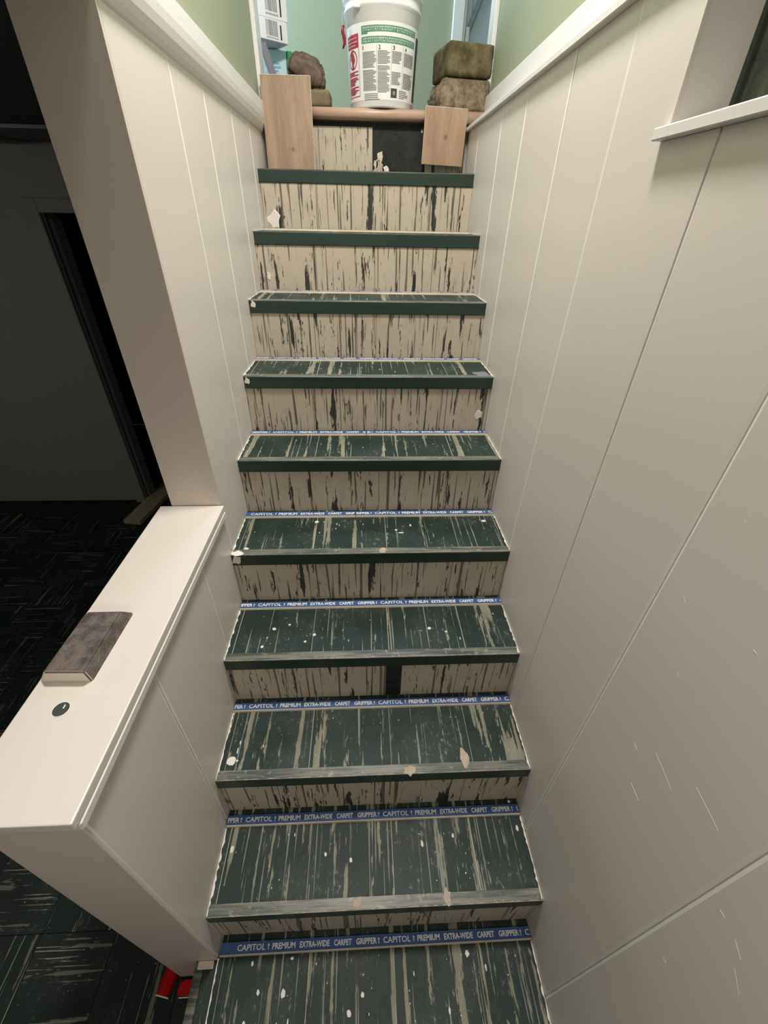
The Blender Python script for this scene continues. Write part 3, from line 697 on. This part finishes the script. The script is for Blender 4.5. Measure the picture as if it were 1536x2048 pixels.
def wraptext(bm, s, a0, a1, h0, h1, off=0.0014, bold=0.02):
    key = s
    if key not in TM: TM[key] = text_mesh(s, bold)
    me = TM[key]; xs = [v.co.x for v in me.vertices]; ys = [v.co.y for v in me.vertices]
    ax, bx, ay, by = min(xs), max(xs), min(ys), max(ys); vs = []
    for v in me.vertices:
        a = a0 + (a1-a0)*(v.co.x-ax)/(bx-ax); h = h0 + (h1-h0)*(v.co.y-ay)/(by-ay)
        vs.append(bm.verts.new((math.sin(a)*(rad(h)+off), -math.cos(a)*(rad(h)+off), h)))
    for p in me.polygons:
        try: bm.faces.new([vs[i] for i in p.vertices])
        except ValueError: pass
bm = bmesh.new(); cylpatch(bm, -1.42, 1.46, 0.022, 0.232, 0.0003, 40); label = finish('label', bm, LBL, bk)
rl = random.Random(3)
bm = bmesh.new()   # green title bands
cylpatch(bm, -0.63, 1.06, 0.205, 0.222, 0.0007); cylpatch(bm, -0.63, 1.04, 0.176, 0.194, 0.0007); cylpatch(bm, -0.63, -0.44, 0.200, 0.205, 0.0007)
finish('green_band', bm, GRNI, label)
bm = bmesh.new()   # pale illegible lettering on the bands
for h0, h1 in ((0.209, 0.218), (0.180, 0.190)):
    a = -0.58
    while a < 0.98:
        wd = rl.uniform(0.015, 0.05); cylpatch(bm, a, a+0.006, h0, h1, 0.0011, 1); cylpatch(bm, a, a+wd, h1-0.0018, h1, 0.0011, 1)
        if rl.random() < 0.5: cylpatch(bm, a, a+wd, h0, h0+0.0016, 0.0011, 1)
        a += wd + rl.uniform(0.008, 0.03)
bl = finish('band_lettering', bm, LBL, label); bl['kind'] = 'stuff'
bm = bmesh.new()   # grey body text, four numbered columns
for (c0, c1, blocks) in ((-0.61, -0.20, ((0.155, 0.112), (0.106, 0.048))), (-0.157, 0.19, ((0.157, 0.120), (0.117, 0.104), (0.101, 0.063), (0.060, 0.044))), (0.245, 0.54, ((0.157, 0.126), (0.102, 0.066))), (0.62, 1.03, ((0.157, 0.120), (0.102, 0.060)))):
    for t0, b0 in blocks:
        h = t0
        while h > b0:
            cylpatch(bm, c0, c1 - rl.choice((0, 0, 0.02, 0.04, 0.08)), h-0.0026, h, 0.0007); h -= 0.0037
for k in range(4): cylpatch(bm, -0.58, -0.10 - rl.choice((0, .05, .2)), 0.040 - k*0.0052 - 0.003, 0.040 - k*0.0052, 0.0007)
for k in range(5): cylpatch(bm, 0.50, 0.86 - rl.choice((0, .08, .15)), 0.052 - k*0.005 - 0.003, 0.052 - k*0.005, 0.0007)
gt = finish('small_print', bm, GRYI, label); gt['kind'] = 'stuff'
bm = bmesh.new()
for s, a in (('1', -0.60), ('2', -0.135), ('3', 0.265), ('4', 0.645)): wraptext(bm, s, a, a + (0.025 if s == '1' else 0.055), 0.160, 0.171)
for a in (-0.185, 0.222, 0.585): cylpatch(bm, a, a+0.006, 0.050, 0.172, 0.0009, 1)
finish('column_numbers', bm, DRKI, label)
bm = bmesh.new(); cylpatch(bm, 0.235, 0.43, 0.029, 0.056, 0.0008); finish('emblem', bm, DRKI, label)
bm = bmesh.new()
for k in range(14):
    a = k*2*math.pi/14; bm.verts.new((0,0,0)) if False else None
vsn = []
for k in range(14):
    a = k*2*math.pi/14; t_ = 0.333 + 0.045*math.cos(a); h = 0.0430 + 0.0065*math.sin(a); vsn.append(bm.verts.new((math.sin(t_)*(rad(h)+0.0014), -math.cos(t_)*(rad(h)+0.0014), h)))
bm.faces.new(vsn); finish('emblem_mark', bm, GRYI, label)
bm = bmesh.new()   # red warning panel
cylpatch(bm, -1.28, -0.74, 0.170, 0.207, 0.0007)
for a0, a1, h0, h1 in ((-1.28, -1.262, 0.036, 0.17), (-0.748, -0.735, 0.036, 0.17), (-1.28, -0.735, 0.034, 0.0365)): cylpatch(bm, a0, a1, h0, h1, 0.0007)
for k in range(28):   # ring
    a = k*2*math.pi/28; b = (k+1)*2*math.pi/28
    q = [(-1.01 + 0.20*r_*math.cos(x), 0.140 + 0.027*r_*math.sin(x)) for r_, x in ((1, a), (1, b), (0.84, b), (0.84, a))]
    bm.faces.new([bm.verts.new((math.sin(t_)*(rad(h)+0.0008), -math.cos(t_)*(rad(h)+0.0008), h)) for t_, h in q])
q = [(-1.10, 0.158), (-1.0, 0.162), (-0.93, 0.150), (-0.90, 0.138), (-0.97, 0.128), (-0.96, 0.117), (-1.06, 0.120), (-1.05, 0.135), (-1.12, 0.142)]
bm.faces.new([bm.verts.new((math.sin(t_)*(rad(h)+0.0016), -math.cos(t_)*(rad(h)+0.0016), h)) for t_, h in q])
h = 0.108
for k in range(13):
    if k in (3, 8): h -= 0.003
    cylpatch(bm, -1.24, -0.78 - rl.choice((0, .04, .1, .16)), h-0.0036, h, 0.0008); h -= 0.0047
finish('warning_panel', bm, REDI, label)
bm = bmesh.new()
for h0, h1, a1 in ((0.196, 0.1975, -0.80), (0.186, 0.1875, -0.78), (0.177, 0.1785, -0.86)): cylpatch(bm, -1.22, a1, h0, h1, 0.0012)
finish('warning_lines', bm, LBL, label)
bm = bmesh.new(); cylpatch(bm, 1.14, 1.44, 0.03, 0.212, 0.0007); finish('label_edge_band', bm, DRKI, label)
# lug, wire bail and red grip at the side
finish('handle_lug', box_bm(-0.112, -0.088, -0.125, -0.112, 0.266, 0.31, 0.002), WPLAST, bk)
wp = [(-0.146, 0.0, 0.30), (-0.156, -0.03, 0.275), (-0.155, -0.058, 0.24), (-0.152, -0.060, 0.232)]
hd = finish('wire_handle', tube_bm(wp, 0.0014, 6), STEEL, bk, True)
gp = [(-0.149, -0.060, 0.233), (-0.156, -0.062, 0.231), (-0.155, -0.062, 0.218), (-0.150, -0.062, 0.204), (-0.149, -0.062, 0.188), (-0.156, -0.061, 0.174)]
finish('red_grip', tube_bm(gp, [0.005, 0.006, 0.0065, 0.0065, 0.0055, 0.003], 8), REDL, hd, True)['label'] = 'curved dark red grip of the handle'

# ------------------------------------------------------------------ cartons and packet at the left of the landing
def carton(loc, rz, label, h):
    c = empty('carton', loc, rz, label=label, cat='box', group='white cartons stacked on the landing')
    finish('box_body', box_bm(-0.22, 0, 0, 0.20, 0, h, 0.0015), CARD, c)
    bm = bmesh.new(); rr = random.Random(2); x = -0.098
    while x < -0.046:
        wdt = rr.choice((0.0015, 0.003, 0.0045)); prism_bm([(x, h*0.22), (x+wdt, h*0.22), (x+wdt, h*0.93), (x, h*0.93)], 'y', -0.0006, -0.0001, bm); x += wdt + rr.choice((0.0015, 0.0025))
    b = finish('barcode', bm, GRYI, c); b['kind'] = 'stuff'
    finish('black_slot_mark', box_bm(-0.034, -0.028, -0.0007, -0.0001, h*0.12, h*0.80), BLACK, c)
    bm = bmesh.new()
    for k in range(8): box_bm(-0.098 + k*0.007, -0.0935 + k*0.007, -0.0007, -0.0001, h*0.10, h*0.16, bm=bm)
    finish('barcode_digits', bm, GRYI, c)
    return c
R37 = math.radians(37)
pk = box('packet', -0.05, 0.045, -0.04, 0.045, 0, 0.224, PKGW, None, 0.004)
pk.location = (-0.395, 2.632, LAND - 0.0005); pk.rotation_euler = (0, 0, math.radians(5))
g_ = box('green_side', 0.0452, 0.070, -0.038, 0.045, 0.004, 0.222, PKGG, pk, 0.003)
g_['label'] = 'glossy green side of the packet'
bm = bmesh.new()
for k in range(5): box_bm(-0.035, 0.02 - 0.006*(k % 3), -0.0412, -0.0402, 0.13 + k*0.012, 0.136 + k*0.012, bm=bm)
finish('printed_block', bm, plain('pale_blue_print', (0.25, 0.42, 0.62), 0.5), pk)
tag(pk, 'pale blue packet with a green side standing under the white cartons', 'packet')
lb = box('grey_panel', -0.012, 0.012, -0.05, 0.05, 0, 0.21, GREYP, None, 0.002)
lb.location = (-0.352, 2.475, LAND + 0.003); lb.rotation_euler = (0, math.radians(-19), math.radians(8))
tag(lb, 'grey plastic panel leaning behind the taller plank, left of the packet', 'panel')
carton((-0.326, 2.545, 2.230), R37, 'lower white carton with barcode, on the pale blue packet', 0.062)
carton((-0.322, 2.550, 2.293), R37, 'upper white carton with barcode, topmost of the two', 0.090)

# ------------------------------------------------------------------ stone block and disc on the half wall cap
bm = bmesh.new()
v = [bm.verts.new(p) for p in ((-0.594, 0.390, 0), (-0.503, 0.388, 0), (-0.500, 0.545, 0), (-0.590, 0.545, 0), (-0.575, 0.388, 0.030), (-0.505, 0.386, 0.030), (-0.504, 0.522, 0.030), (-0.572, 0.522, 0.030))]
for k, f in enumerate(((0,3,2,1), (4,5,6,7), (0,1,5,4), (1,2,6,5), (2,3,7,6), (3,0,4,7))):
    bm.faces.new([v[i] for i in f]).material_index = 1 if k == 2 else 0
bmesh.ops.bevel(bm, geom=[e for e in bm.edges if not all(abs(q.co.z) < 1e-6 for q in e.verts)], offset=0.003, segments=2, affect='EDGES')
sb = finish('stone_block', bm, [BLOCKT, BLOCKF]); sb.location = (0, 0, 0.9653)
for f in sb.data.polygons: f.material_index = 1 if (f.normal.y < -0.7) else 0
tag(sb, 'dusty grey-brown stone block with a cream end, lying on the white half wall cap', 'block')
st_ = finish('disc', lathe_bm([(0, 0), (0.0125, 0), (0.0125, 0.0006), (0, 0.0006)], 40), DOTM); st_.location = (-0.5285, 0.338, 0.9652)
finish('white_rim', lathe_bm([(0.0126, 0), (0.0140, 0), (0.0140, 0.0004), (0.0126, 0.0004)], 40), CAULK, st_)
finish('white_mark', box_bm(0.002, 0.0042, 0.001, 0.0075, 0.0006, 0.0009), CAULK, st_)
tag(st_, 'small slate grey round disc with a white dash on the half wall cap', 'disc')
